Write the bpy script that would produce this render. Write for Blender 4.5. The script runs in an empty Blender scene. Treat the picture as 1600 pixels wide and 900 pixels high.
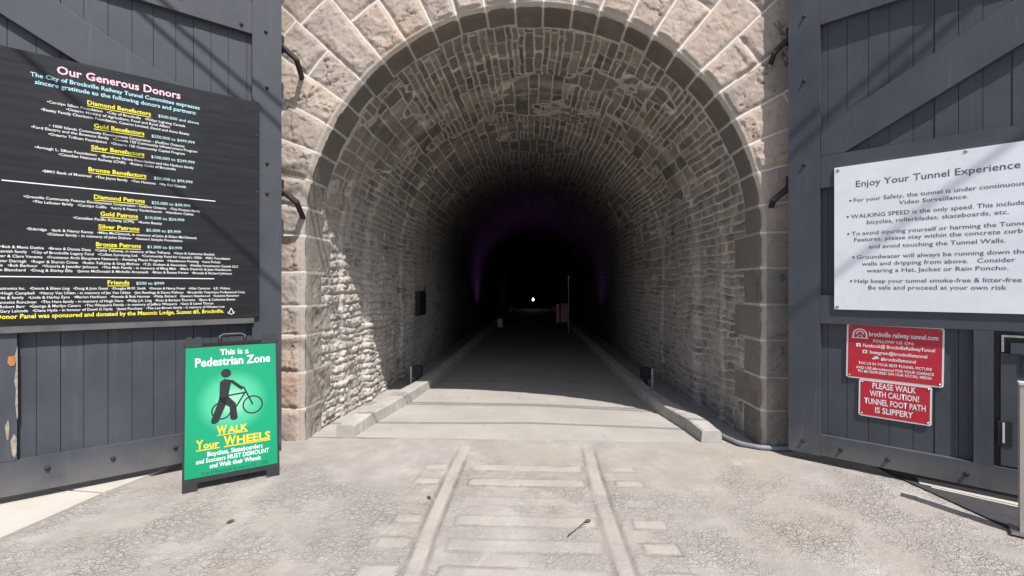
import bpy, bmesh, math, random
import numpy as np
from mathutils import Vector, Matrix

# ------------------------------------------------------------------ camera, sky, sun, exposure
scene = bpy.context.scene
COL = scene.collection
YAW = math.atan(33 / 711.1)
cam_d = bpy.data.cameras.new('camera'); cam = bpy.data.objects.new('camera', cam_d); COL.objects.link(cam)
cam_d.sensor_width = 36.0; cam_d.lens = 36.0 * 711.1 / 1600.0
cam_d.clip_start = 0.05; cam_d.clip_end = 1500
cam.location = (0, -4.37, 1.5); cam.rotation_euler = (math.radians(90), 0, YAW)
scene.camera = cam
SUN_TO = Vector((0.32, -0.55, 1.0)).normalized()          # towards the sun
elev = math.asin(SUN_TO.z); azim = math.atan2(SUN_TO.x, SUN_TO.y)
world = bpy.data.worlds.new('World'); scene.world = world; world.use_nodes = True
wn = world.node_tree.nodes; wl = world.node_tree.links
sky = wn.new('ShaderNodeTexSky'); sky.sky_type = 'NISHITA'; sky.sun_disc = False
sky.sun_elevation = elev; sky.sun_rotation = azim; sky.air_density = 1.0; sky.dust_density = 1.5
bg = wn['Background']; bg.inputs['Strength'].default_value = 0.11
wl.new(sky.outputs['Color'], bg.inputs['Color'])
sun_d = bpy.data.lights.new('sun', 'SUN'); sun_d.energy = 4.6; sun_d.angle = math.radians(0.5); sun_d.color = (1.0, 0.965, 0.925)
sun = bpy.data.objects.new('sun', sun_d); COL.objects.link(sun)
sun.rotation_euler = SUN_TO.to_track_quat('Z', 'Y').to_euler(); sun.location = (3, -12, 20)
scene.view_settings.view_transform = 'Standard'; scene.view_settings.look = 'None'
scene.view_settings.gamma = 1.0; scene.view_settings.use_curve_mapping = False
scene.view_settings.exposure = 0.36

# ------------------------------------------------------------------ helpers
rng = np.random.default_rng(7); random.seed(7)

def tag(o, label=None, cat=None, group=None, kind=None):
    if label: o['label'] = label
    if cat: o['category'] = cat
    if group: o['group'] = group
    if kind: o['kind'] = kind
    return o
def thing(name, label, cat, loc=(0, 0, 0), rz=0.0, group=None):
    o = bpy.data.objects.new(name, None); COL.objects.link(o)
    o.empty_display_size = 0.2; o.location = loc; o.rotation_euler = (0, 0, rz)
    return tag(o, label, cat, group)
def link_mesh(name, me, mat, parent=None):
    o = bpy.data.objects.new(name, me); COL.objects.link(o)
    if mat: me.materials.append(mat)
    if parent: o.parent = parent
    return o
def obj(name, bm, mat, parent=None, smooth=False, bevel=0.0, loc=None):
    if bevel: bmesh.ops.bevel(bm, geom=[e for e in bm.edges if e.calc_face_angle(0) > 0.6], offset=bevel, segments=2, affect='EDGES', profile=0.6)
    me = bpy.data.meshes.new(name); bm.to_mesh(me); bm.free()
    if smooth: me.polygons.foreach_set('use_smooth', [True] * len(me.polygons))
    o = link_mesh(name, me, mat, parent)
    if loc: o.location = loc
    return o
def box(bm, x0, x1, y0, y1, z0, z1, M=None):
    vs = [bm.verts.new(M @ Vector(p) if M else p) for p in
          [(x0,y0,z0),(x1,y0,z0),(x1,y1,z0),(x0,y1,z0),(x0,y0,z1),(x1,y0,z1),(x1,y1,z1),(x0,y1,z1)]]
    for f in [(0,3,2,1),(4,5,6,7),(0,1,5,4),(1,2,6,5),(2,3,7,6),(3,0,4,7)]: bm.faces.new([vs[i] for i in f])
def prism_xz(bm, pts, y0, y1):
    a = [bm.verts.new((x, y0, z)) for x, z in pts]; b = [bm.verts.new((x, y1, z)) for x, z in pts]
    n = len(pts); bm.faces.new(a); bm.faces.new(b[::-1])
    for i in range(n): bm.faces.new([a[i], b[i], b[(i+1) % n], a[(i+1) % n]])
    bmesh.ops.recalc_face_normals(bm, faces=bm.faces[:])
def tube(bm, pts, r, n=8, closed=False, r2=None):
    pts = [Vector(p) for p in pts]; rings = []
    for i, p in enumerate(pts):
        if closed: d = pts[(i+1) % len(pts)] - pts[i-1]
        else: d = pts[min(i+1, len(pts)-1)] - pts[max(i-1, 0)]
        d.normalize(); a = d.cross(Vector((0, 0, 1)))
        if a.length < 1e-3: a = d.cross(Vector((0, 1, 0)))
        a.normalize(); b = d.cross(a)
        rr = r if r2 is None else r + (r2 - r) * i / max(1, len(pts) - 1)
        rings.append([bm.verts.new(p + a * rr * math.cos(2*math.pi*k/n) + b * rr * math.sin(2*math.pi*k/n)) for k in range(n)])
    m = len(rings)
    for i in range(m if closed else m - 1):
        A, B = rings[i], rings[(i+1) % m]
        for k in range(n): bm.faces.new([A[k], B[k], B[(k+1) % n], A[(k+1) % n]])
    if not closed: bm.faces.new(rings[0]); bm.faces.new(rings[-1][::-1])
    bmesh.ops.recalc_face_normals(bm, faces=bm.faces[:])
def lathe(bm, prof, n=12, M=None):                      # prof: (r, z) ; axis z
    rings = []
    for r, z in prof: rings.append([bm.verts.new((M or Matrix()) @ Vector((r*math.cos(2*math.pi*k/n), r*math.sin(2*math.pi*k/n), z))) for k in range(n)])
    for A, B in zip(rings, rings[1:]):
        for k in range(n): bm.faces.new([A[k], A[(k+1) % n], B[(k+1) % n], B[k]])
    bm.faces.new(rings[0][::-1]); bm.faces.new(rings[-1])
    bmesh.ops.recalc_face_normals(bm, faces=bm.faces[:])

# --- numpy noise
def _hash(ix, iy, s):
    h = (ix.astype(np.int64) * 374761393 + iy.astype(np.int64) * 668265263 + s * 974634777) & 0x7fffffff
    h = ((h ^ (h >> 13)) * 1274126177) & 0x7fffffff
    return ((h ^ (h >> 16)) & 0xffff) / 65535.0
def noise(x, y, s=0):
    x = np.asarray(x, float); y = np.asarray(y, float)
    ix = np.floor(x); iy = np.floor(y); fx = x - ix; fy = y - iy
    fx = fx*fx*fx*(fx*(fx*6-15)+10); fy = fy*fy*fy*(fy*(fy*6-15)+10)
    a = _hash(ix, iy, s); b = _hash(ix+1, iy, s); c = _hash(ix, iy+1, s); d = _hash(ix+1, iy+1, s)
    return (a + (b-a)*fx) * (1-fy) + (c + (d-c)*fx) * fy * 1.0
def fbm(x, y, s=0, o=4, g=0.5):
    t = 0; A = 1; N = 0
    for i in range(o):
        t = t + A * (noise(x, y, s + i*17) * 2 - 1); N += A; A *= g; x = x*2.03 + 1.7; y = y*2.03 + 3.1
    return t / N
def facets(x, y, s=0):
    """chiselled chips: nearest jittered cell, each a tilted plane -> height in about -1..1"""
    ix = np.floor(x); iy = np.floor(y); best = np.full(x.shape, 9.0); h = np.zeros(x.shape)
    for a in (-1, 0, 1):
        for b in (-1, 0, 1):
            jx = ix+a; jy = iy+b; px = jx + _hash(jx, jy, s); py = jy + _hash(jx, jy, s+5)
            d = (x-px)**2 + (y-py)**2; m = d < best
            t = (_hash(jx, jy, s+9)*2-1)*.6 + (_hash(jx, jy, s+13)*2-1)*1.1*(x-px) + (_hash(jx, jy, s+19)*2-1)*1.1*(y-py)
            best = np.where(m, d, best); h = np.where(m, t, h)
    return h
def rnd1(i, s=0): return _hash(np.asarray(i), np.asarray(i) * 0 + s * 7 + 3, s + 11)
def sstep(x, a, b):
    t = np.clip((x - a) / (b - a), 0, 1); return t*t*(3-2*t)
def grid_mesh(name, P, attrs, mat, parent=None, flip=False):
    nu, nv = P.shape[:2]
    idx = np.arange(nu*nv).reshape(nu, nv)
    q = np.stack([idx[:-1,:-1], idx[1:,:-1], idx[1:,1:], idx[:-1,1:]], -1).reshape(-1, 4)
    if flip: q = q[:, ::-1]
    me = bpy.data.meshes.new(name); nf = len(q)
    me.vertices.add(nu*nv); me.vertices.foreach_set('co', P.reshape(-1).astype(np.float32))
    me.loops.add(nf*4); me.loops.foreach_set('vertex_index', q.reshape(-1).astype(np.int32))
    me.polygons.add(nf); me.polygons.foreach_set('loop_start', np.arange(0, nf*4, 4, dtype=np.int32))
    me.update(calc_edges=True)
    me.polygons.foreach_set('use_smooth', np.ones(nf, bool))
    for k, a in attrs.items():
        at = me.attributes.new(k, 'FLOAT', 'POINT'); at.data.foreach_set('value', np.broadcast_to(a, (nu, nv)).reshape(-1).astype(np.float32))
    me.validate()
    return link_mesh(name, me, mat, parent)

# --- material helpers
class NT:
    def __init__(s, name):
        s.m = bpy.data.materials.new(name); s.m.use_nodes = True
        s.t = s.m.node_tree; s.n = s.t.nodes; s.l = s.t.links; s.b = s.n['Principled BSDF']
    def set(s, sock, v):
        if isinstance(v, bpy.types.NodeSocket): s.l.new(v, sock)
        elif isinstance(v, (tuple, list)) and len(v) == 3 and sock.type == 'RGBA': sock.default_value = (*v, 1)
        else: sock.default_value = v
    def attr(s, n):
        a = s.n.new('ShaderNodeAttribute'); a.attribute_name = n; return a.outputs['Fac']
    def coord(s, k='Object'): return s.n.new('ShaderNodeTexCoord').outputs[k]
    def mapping(s, v, scale=(1,1,1), rot=(0,0,0)):
        m = s.n.new('ShaderNodeMapping'); s.l.new(v, m.inputs['Vector']); m.inputs['Scale'].default_value = scale; m.inputs['Rotation'].default_value = rot; return m.outputs[0]
    def noise(s, v, scale, detail=5, rough=0.55, out='Fac', dist=0.0):
        n = s.n.new('ShaderNodeTexNoise'); s.l.new(v, n.inputs['Vector']); n.inputs['Scale'].default_value = scale
        n.inputs['Detail'].default_value = detail; n.inputs['Roughness'].default_value = rough; n.inputs['Distortion'].default_value = dist; return n.outputs[out]
    def voro(s, v, scale, feature='F1', out='Distance', rand=1.0):
        n = s.n.new('ShaderNodeTexVoronoi'); n.feature = feature; s.l.new(v, n.inputs['Vector']); n.inputs['Scale'].default_value = scale
        n.inputs['Randomness'].default_value = rand; return n.outputs[out]
    def ramp(s, f, stops, interp='LINEAR'):
        r = s.n.new('ShaderNodeValToRGB'); s.l.new(f, r.inputs['Fac']); e = r.color_ramp.elements; r.color_ramp.interpolation = interp
        while len(e) < len(stops): e.new(0.5)
        for k, (p, c) in enumerate(stops): e[k].position = p; e[k].color = (*c, 1) if isinstance(c, (tuple, list)) else (c, c, c, 1)
        return r.outputs['Color']
    def mix(s, f, a, b, mode='MIX'):
        m = s.n.new('ShaderNodeMix'); m.data_type = 'RGBA'; m.blend_type = mode
        s.set(m.inputs['Factor'], f); s.set(m.inputs['A'], a); s.set(m.inputs['B'], b) if False else None
        s.set(m.inputs[6], a); s.set(m.inputs[7], b); return m.outputs[2]
    def math(s, op, a, b=0.0, c=None, clamp=False):
        m = s.n.new('ShaderNodeMath'); m.operation = op; m.use_clamp = clamp; s.set(m.inputs[0], a); s.set(m.inputs[1], b)
        if c is not None: s.set(m.inputs[2], c)
        return m.outputs[0]
    def mr(s, v, a, b, c=0.0, d=1.0):
        m = s.n.new('ShaderNodeMapRange'); m.interpolation_type = 'SMOOTHSTEP'; s.set(m.inputs['Value'], v)
        m.inputs['From Min'].default_value = a; m.inputs['From Max'].default_value = b; m.inputs['To Min'].default_value = c; m.inputs['To Max'].default_value = d; return m.outputs[0]
    def bump(s, h, strength=0.5, dist=0.01, prev=None):
        b = s.n.new('ShaderNodeBump'); s.l.new(h, b.inputs['Height']); b.inputs['Strength'].default_value = strength; b.inputs['Distance'].default_value = dist
        if prev: s.l.new(prev, b.inputs['Normal'])
        return b.outputs[0]
    def out(s, col=None, rough=0.8, normal=None, metal=0.0, spec=None, emit=None, estr=0):
        if col is not None: s.set(s.b.inputs['Base Color'], col)
        s.set(s.b.inputs['Roughness'], rough); s.set(s.b.inputs['Metallic'], metal)
        if normal: s.l.new(normal, s.b.inputs['Normal'])
        if spec is not None: s.set(s.b.inputs['Specular IOR Level'], spec)
        if emit: s.set(s.b.inputs['Emission Color'], emit); s.set(s.b.inputs['Emission Strength'], estr)
        return s.m
def speckled(name, col, var=0.25, scale=14, rough=0.6, bump=0.2, metal=0.0, spec=None, bdist=0.003):
    t = NT(name); c = t.coord(); n = t.noise(c, scale, 6, 0.6)
    lo = tuple(v*(1-var) for v in col); hi = tuple(min(1, v*(1+var)) for v in col)
    cc = t.ramp(n, [(0.3, lo), (0.7, hi)])
    return t.out(cc, rough, t.bump(n, bump, bdist), metal, spec)
# ------------------------------------------------------------------ materials
def face_stone():
    t = NT('dressed_stone'); c = t.coord()
    r = t.attr('rnd'); jd = t.attr('jd'); r2 = t.attr('rnd_b')
    base = t.ramp(r, [(0.0, (.27,.23,.20)), (0.2, (.42,.335,.27)), (0.4, (.33,.29,.26)), (0.55, (.46,.38,.31)), (0.7, (.42,.33,.27)), (0.85, (.36,.31,.275)), (1.0, (.45,.34,.265))])
    n1 = t.noise(c, 3.2, 6, 0.65); n2 = t.noise(c, 26, 5, 0.7); n3 = t.noise(c, 1.1, 3, 0.5)
    base = t.mix(t.mr(n1, .42, .72), base, (.45,.38,.32))
    base = t.mix(t.math('MULTIPLY', t.mr(n3, .55, .75), .55), base, (.42,.24,.165))
    base = t.mix(t.math('MULTIPLY', t.mr(n2, .5, .72), .62), base, (.165,.135,.118))
    base = t.mix(t.math('MULTIPLY', t.attr('pit'), .85), base, (.10,.08,.068))
    base = t.mix(t.math('MULTIPLY', t.attr('margin'), .55), base, (.43,.39,.34))
    base = t.mix(t.math('MULTIPLY', t.attr('dark_tone'), .8), base, (.135,.122,.115))
    # white repointed joints, a little ragged
    j = t.math('ADD', jd, t.math('MULTIPLY', t.math('SUBTRACT', n2, .5), .008))
    m = t.math('SUBTRACT', 1.0, t.mr(j, .0065, .0105), clamp=True)
    m = t.math('MULTIPLY', m, t.mr(n1, .28, .42, .45, 1.0))
    col = t.mix(m, base, t.mix(t.attr('dark_tone'), (.66,.62,.56), (.26,.24,.22)))
    b = t.bump(t.noise(c, 55, 6, .72), .55, .006)
    return t.out(col, .92, t.bump(n2, .5, .012, b), spec=.2)
def vault_stone():
    t = NT('rubble_stone'); c = t.coord()
    r = t.attr('rnd'); jd = t.attr('jd'); dr = t.attr('dressed')
    base = t.ramp(r, [(0.0, (.10,.088,.08)), (0.18, (.17,.148,.128)), (0.36, (.235,.20,.168)), (0.5, (.13,.115,.105)), (0.66, (.20,.175,.155)), (0.8, (.26,.20,.14)), (0.9, (.32,.28,.24)), (1.0, (.21,.15,.105))])
    n1 = t.noise(c, 4.5, 6, .65); n2 = t.noise(c, 30, 5, .7); n3 = t.noise(c, .75, 4, .55)
    base = t.mix(t.math('MULTIPLY', t.mr(n2, .45, .75), .5), base, (.10,.088,.08))
    base = t.mix(t.math('MULTIPLY', t.mr(n1, .5, .75), .5), base, (.25,.222,.195))
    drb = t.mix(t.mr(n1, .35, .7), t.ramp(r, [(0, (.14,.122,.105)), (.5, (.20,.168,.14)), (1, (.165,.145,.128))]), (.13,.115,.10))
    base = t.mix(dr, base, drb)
    # pale lime wash on the lower walls, stronger at left to paint in sunlight
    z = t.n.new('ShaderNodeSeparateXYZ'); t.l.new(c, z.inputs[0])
    wash_sunlit = t.math('MULTIPLY', t.mr(z.outputs['Z'], 3.4, .9, .10, 1.0), t.mr(n1, .30, .56, .12, 1.0))
    wash_sunlit = t.math('MULTIPLY', wash_sunlit, t.math('SUBTRACT', 1.0, t.math('MULTIPLY', dr, .55)))
    wash_sunlit = t.math('MULTIPLY', wash_sunlit, t.mr(z.outputs['X'], .8, -1.2, .42, .85))
    base = t.mix(wash_sunlit, base, t.mix(t.mr(n2, .35, .65), (.76,.71,.65), (.55,.50,.45)))
    # mortar
    j = t.math('ADD', jd, t.math('MULTIPLY', t.math('SUBTRACT', n2, .5), .016))
    m = t.math('SUBTRACT', 1.0, t.mr(t.math('ADD', j, t.math('MULTIPLY', t.math('SUBTRACT', .5, n1), .022)), .007, .017), clamp=True)
    m = t.math('MULTIPLY', m, t.mr(n3, .28, .5, .55, 1.0))
    m = t.math('MAXIMUM', m, t.math('MULTIPLY', t.mr(t.noise(c, 2.1, 6, .7), .57, .68), t.math('MULTIPLY', t.math('SUBTRACT', 1.0, dr, clamp=True), .55)))
    mort = t.mix(t.mr(n1, .4, .7), (.56,.52,.48), (.40,.36,.325))
    col = t.mix(m, base, mort)
    # paler band along the step
    col = t.mix(t.math('MULTIPLY', t.attr('ledge'), t.mr(n1, .38, .62, .0, .6)), col, (.34,.29,.24))
    # runs of white lime leaching out of joints
    run = t.noise(t.mapping(c, (5, 5, .8)), 1.0, 5, .6)
    rm = t.math('MULTIPLY', t.math('MULTIPLY', t.mr(run, .62, .72), t.mr(n2, .42, .6)), t.math('SUBTRACT', 1.0, t.math('MULTIPLY', dr, .6)))
    col = t.mix(t.math('MULTIPLY', rm, .6), col, (.52,.49,.45))
    # daylight fading down the bore, darkened into the stone colour
    col = t.mix(t.attr('depth_shade'), col, (.022,.02,.02))
    b = t.bump(t.noise(c, 48, 6, .72), .7, .008)
    return t.out(col, .9, t.bump(n2, .6, .016, b), spec=.2)
def ground_mat():
    t = NT('stamped_concrete'); c = t.coord()
    slab = t.attr('slab'); rim = t.attr('rim'); worn = t.attr('worn')
    n0 = t.noise(c, .8, 5, .6); n1 = t.noise(c, 3.5, 6, .65); n2 = t.noise(c, 28, 6, .72); n4 = t.noise(c, 130, 4, .8)
    wv = t.n.new('ShaderNodeVectorMath'); wv.operation = 'ADD'; t.l.new(c, wv.inputs[0])
    wn_ = t.n.new('ShaderNodeVectorMath'); wn_.operation = 'SCALE'; t.l.new(t.noise(c, 14, 3, .6, 'Color'), wn_.inputs[0]); wn_.inputs['Scale'].default_value = .05
    t.l.new(wn_.outputs[0], wv.inputs[1])
    e = t.voro(wv.outputs[0], 18, 'DISTANCE_TO_EDGE'); e2 = t.voro(wv.outputs[0], 43, 'DISTANCE_TO_EDGE')
    cell = t.voro(wv.outputs[0], 19, 'F1', 'Color')
    stone = t.math('MINIMUM', t.mr(e, .0, .10), t.math('ADD', t.mr(e2, .0, .16), .25))
    peb = t.math('MULTIPLY', t.math('MULTIPLY', t.math('SUBTRACT', 1.0, slab, clamp=True), worn), t.mr(t.noise(c, 2.3, 5, .65), .38, .6, .12, 1.0))
    base = t.ramp(n1, [(.25, (.275,.248,.225)), (.5, (.345,.315,.29)), (.75, (.43,.395,.365))])
    base = t.mix(t.mr(n0, .45, .68), base, (.345,.305,.262))
    base = t.mix(t.math('MULTIPLY', t.mr(n2, .5, .72), .35), base, (.22,.205,.19))
    base = t.mix(t.math('MULTIPLY', t.math('SUBTRACT', 1.0, stone, clamp=True), t.math('MULTIPLY', peb, t.mr(n1, .35, .6, .06, .38))), base, (.19,.172,.155))
    base = t.mix(t.math('MULTIPLY', t.math('MULTIPLY', peb, t.mr(e, .12, .3)), t.mr(n2, .4, .6, .0, .4)), base, (.47,.435,.405))
    sc = t.ramp(n1, [(.3, (.35,.318,.285)), (.7, (.44,.405,.365))])
    base = t.mix(t.math('MULTIPLY', slab, t.mr(n2, .3, .6, .5, .95)), base, sc)
    base = t.mix(t.math('MULTIPLY', rim, t.mr(n1, .3, .6, .4, .85)), base, (.185,.155,.13))
    base = t.mix(t.math('MULTIPLY', t.mr(n4, .62, .74), .38), base, (.13,.12,.112))
    st = t.noise(t.mapping(c, (1.0, .55, 1)), 2.6, 7, .7, dist=.6)
    base = t.mix(t.math('MULTIPLY', t.mr(st, .54, .70), .34), base, (.245,.222,.205))
    base = t.mix(t.math('MULTIPLY', t.mr(st, .46, .34), .35), base, (.50,.47,.435))
    h = t.math('ADD', t.math('MULTIPLY', t.math('MULTIPLY', stone, peb), t.mr(n1, .3, .6, .25, 1.0)), t.math('MULTIPLY', n2, .35))
    b = t.bump(h, .7, .015)
    return t.out(base, .88, t.bump(n4, .35, .004, b), spec=.25)
def concrete(name, lo, hi, stain=(.2,.19,.18), sc=1.0):
    t = NT(name); c = t.coord(); n1 = t.noise(c, 2.2*sc, 7, .62); n2 = t.noise(t.mapping(c, (30, 6, 20)), 2.0, 5, .7); n3 = t.noise(c, 90, 4, .75)
    col = t.ramp(n1, [(.3, lo), (.7, hi)])
    col = t.mix(t.math('MULTIPLY', t.mr(n2, .5, .8), .4), col, stain)
    col = t.mix(t.math('MULTIPLY', t.mr(n3, .6, .75), .35), col, tuple(v*.6 for v in lo))
    return t.out(col, .86, t.bump(n3, .35, .004, t.bump(n1, .3, .01)), spec=.25)
def path_mat():
    t = NT('path_concrete'); c = t.coord(); n1 = t.noise(c, 1.6, 7, .62); n2 = t.noise(t.mapping(c, (1.2, 26, 1)), 1.6, 6, .7); n3 = t.noise(c, 95, 4, .75)
    col = t.ramp(n1, [(.3, (.33,.31,.285)), (.7, (.42,.395,.36))])
    col = t.mix(t.math('MULTIPLY', t.mr(n2, .48, .72), .35), col, (.27,.245,.22))
    tr = t.noise(t.mapping(c, (9, .7, 1)), 1.3, 5, .6)
    col = t.mix(t.math('MULTIPLY', t.mr(tr, .55, .75), .35), col, (.24,.225,.21))
    col = t.mix(t.math('MULTIPLY', t.attr('joint'), .8), col, (.12,.11,.10))
    col = t.mix(t.math('MULTIPLY', t.mr(n3, .6, .76), .3), col, (.2,.185,.17))
    col = t.mix(t.math('MULTIPLY', t.attr('path_depth_shade'), .75), col, (.10,.10,.105))
    return t.out(col, .82, t.bump(n3, .3, .003, t.bump(n2, .25, .006)), spec=.3)
def painted_wood():
    t = NT('painted_wood'); c = t.coord(); oi = t.n.new('ShaderNodeObjectInfo').outputs['Random']
    g = t.noise(t.mapping(c, (60, 60, 2.2)), 1.0, 6, .7); n = t.noise(c, 2.2, 5, .6); d = t.noise(c, 40, 5, .75)
    col = t.ramp(n, [(.3, (.046,.050,.062)), (.7, (.068,.073,.088))])
    col = t.mix(t.math('MULTIPLY', t.mr(g, .52, .75), .35), col, (.05,.052,.06))
    # dusty runs and scuffs
    du = t.noise(t.mapping(c, (16, 16, 1.1)), 1.0, 6, .65)
    col = t.mix(t.math('MULTIPLY', t.mr(du, .55, .8), .35), col, (.14,.145,.155))
    col = t.mix(t.math('MULTIPLY', t.mr(d, .69, .74), .55), col, (.18,.18,.18))
    z = t.n.new('ShaderNodeSeparateXYZ'); t.l.new(t.n.new('ShaderNodeTexCoord').outputs['Object'], z.inputs[0])
    mud = t.math('MULTIPLY', t.mr(z.outputs['Z'], .34, .06), t.mr(n, .35, .6, .15, .7))
    col = t.mix(mud, col, (.15,.14,.13))
    return t.out(col, t.mr(n, .3, .7, .5, .68), t.bump(g, .28, .003, t.bump(n, .2, .01)), spec=.35)
def sign_black():
    t = NT('matt_black_panel'); c = t.coord(); n = t.noise(c, 3, 5, .6); w = t.noise(t.mapping(c, (2, 1, 24)), 1, 4, .6)
    col = t.mix(t.math('MULTIPLY', t.mr(w, .4, .8), .5), t.ramp(n, [(.3, (.010,.0105,.0125)), (.7, (.015,.0155,.018))]), (.024,.025,.029))
    return t.out(col, t.mr(w, .3, .7, .38, .52), t.bump(w, .12, .01), spec=.3)
def print_green():
    t = NT('green_print'); c = t.coord()
    m = t.n.new('ShaderNodeMapping'); t.l.new(c, m.inputs['Vector']); m.inputs['Location'].default_value = (0, 0, -.62*1.0); m.inputs['Scale'].default_value = (1, 0, 1)
    ln = t.n.new('ShaderNodeVectorMath'); ln.operation = 'LENGTH'; t.l.new(m.outputs[0], ln.inputs[0])
    col = t.ramp(ln.outputs['Value'], [(.04, (.24,.58,.38)), (.14, (.07,.44,.25)), (.26, (.004,.29,.14)), (.6, (.003,.25,.118))], 'EASE')
    n = t.noise(c, 40, 4, .6)
    return t.out(col, t.mr(n, .3, .7, .4, .52), spec=.35)
M = dict(
    face=face_stone(), vault=vault_stone(), ground=ground_mat(), path=path_mat(), wood=painted_wood(), black=sign_black(), green=print_green(),
    slab=concrete('pale_slab', (.45,.415,.365), (.53,.495,.44), (.36,.32,.27)), kerb=concrete('kerb_concrete', (.33,.31,.285), (.47,.445,.41), (.17,.155,.14), 2.5),
    shaded_slab=speckled('shaded_slab_tone', (.040,.039,.042), .3, 30, .9, .5), sheet=concrete('yard_concrete', (.30,.28,.26), (.38,.36,.33)), wall=concrete('retaining_wall', (.25,.21,.18), (.34,.29,.25)),
    dark_tone=speckled('bank_turf', (.06,.085,.035), .5, 3, .95, .6, bdist=.05),
    plastic=speckled('black_plastic', (.022,.022,.024), .2, 60, .48, .2), iron=speckled('rusty_iron', (.035,.03,.03), .5, 30, .6, .5, .35),
    steel=speckled('steel_trim', (.42,.41,.40), .25, 40, .38, .2, .85), dark=speckled('dark_housing', (.012,.012,.014), .2, 40, .5, .1),
    white=speckled('white_panel', (.78,.79,.83), .07, 3.5, .45, .08), red=speckled('red_panel', (.48,.012,.03), .1, 12, .4, .05),
    rim=speckled('white_border', (.74,.73,.73), .05, 30, .45, .05), beige=speckled('beige_board', (.40,.37,.32), .08, 8, .6, .1),
    pipe=speckled('grey_conduit', (.20,.20,.21), .2, 30, .5, .2), pale=speckled('pale_bracket', (.55,.54,.52), .15, 30, .5, .1),
    bare=speckled('bare_wood', (.42,.17,.055), .35, 25, .85, .5), oldwood=speckled('grey_bare_wood', (.30,.26,.21), .35, 30, .9, .5),
    bark=speckled('twig', (.05,.04,.03), .3, 60, .9, .4), leaf=speckled('dry_leaf', (.12,.075,.035), .3, 60, .8, .3),
    cable=speckled('cable_sheath', (.02,.02,.02), .2, 20, .6, .1), pink=speckled('pink_banner', (.55,.25,.32), .15, 8, .7, .1),
    t_w=speckled('white_lettering', (.80,.80,.80), .04, 90, .5, 0), t_p=speckled('pink_lettering', (.85,.52,.60), .06, 9, .5, 0),
    t_b=speckled('blue_lettering', (.40,.68,.78), .06, 9, .5, 0), t_a=speckled('aqua_lettering', (.58,.80,.80), .05, 9, .5, 0),
    t_y=speckled('yellow_lettering', (.80,.72,.06), .06, 60, .5, 0), t_k=speckled('grey_lettering', (.085,.085,.10), .12, 60, .5, 0),
    t_g=speckled('dark_green_lettering', (.01,.08,.045), .1, 60, .5, 0), t_gold=speckled('gold_lettering', (.80,.52,.03), .08, 20, .5, 0),
)
# ------------------------------------------------------------------ ground, path, yard
CX, R0, ZS = -0.05, 2.19, 2.02                        # arch centre, radius, springing height
LT = 2*ZS + math.pi*R0                                # length of the opening's profile
gx = np.linspace(-5.2, 5.2, 650); gy = np.concatenate([np.linspace(-6.0, -3.2, 60), np.linspace(-3.18, .12, 230)])
GX, GY = np.meshgrid(gx, gy, indexing='ij')
wx = GX + .006*fbm(GX*5, GY*5, 3); wy = GY + .008*fbm(GX*4+7, GY*4, 5)
slab = np.zeros_like(GX); rim = np.zeros_like(GX)
def rect(cx0, cx1, cy0, cy1, amt=1.0):
    global slab, rim
    d = np.minimum(np.minimum(wx-cx0, cx1-wx), np.minimum(wy-cy0, cy1-wy))
    slab = np.maximum(slab, sstep(d + .010*fbm(GX*16, GY*16, 15, 3), -.008, .012)*amt*(.72+.28*sstep(fbm(GX*3.1, GY*3.1, 17, 3), -.35, .25))); rim = np.maximum(rim, (1-sstep(np.abs(d + .008*fbm(GX*16, GY*16, 15, 3)), .003, .018))*amt*(.35+.55*sstep(fbm(GX*4, GY*4, 25, 3), -.25, .35)))
tie_y = [-5.33+.3*k for k in range(18)]
for k, y in enumerate([-5.0,-4.7,-4.4,-4.1,-3.8,-3.5,-3.2,-2.9,-2.6,-2.3,-2.0,-1.72,-1.44,-1.17,-.86,-.58]):
    a = .35 + .65*rnd1(k, 5) if y > -1.2 else .75 + .25*rnd1(k, 6)
    h = .062 + .012*rnd1(k, 2)
    rect(-.50, .40, y-h, y+h, a*(.65+.35*rnd1(k,12))); rect(-.93+.03*rnd1(k,3), -.72, y-h*.9, y+h*.9, a*.9); rect(.63, .83+.03*rnd1(k,4), y-h*.9, y+h*.9, a*.95)
for xl in (-.635, .51):
    d = .055 - np.abs(wx - (xl + .02*np.sin(GY*1.3) + (.015 if xl > 0 else -.02)*GY*0.3))
    f = sstep(GY, .05, -.25)
    slab = np.maximum(slab, sstep(d + .006*fbm(GX*14, GY*14, 15, 3), -.008, .012)*f*(.5+.4*sstep(fbm(GX*2.5, GY*2.5, 23, 3), -.35, .3))); rim = np.maximum(rim, (1-sstep(np.abs(d), .006, .022))*f*(.5+.5*sstep(fbm(GX*3, GY*3, 19, 3), -.3, .3)))
worn = sstep(fbm(GX*.7+3, GY*.7, 21, 4) + .35*sstep(np.abs(GX), .7, 2.0) - .2*sstep(GY, -1.2, .1), -.25, .3)
gz = .0035*slab - .005*rim + .006*fbm(GX*1.1, GY*1.1, 9, 3) + .0025*worn*(1-slab)*fbm(GX*22, GY*22, 4, 2)
edge = np.minimum(np.minimum(GX+5.2, 5.2-GX), GY+6.0); gz = gz * sstep(edge, 0, .3)
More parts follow.
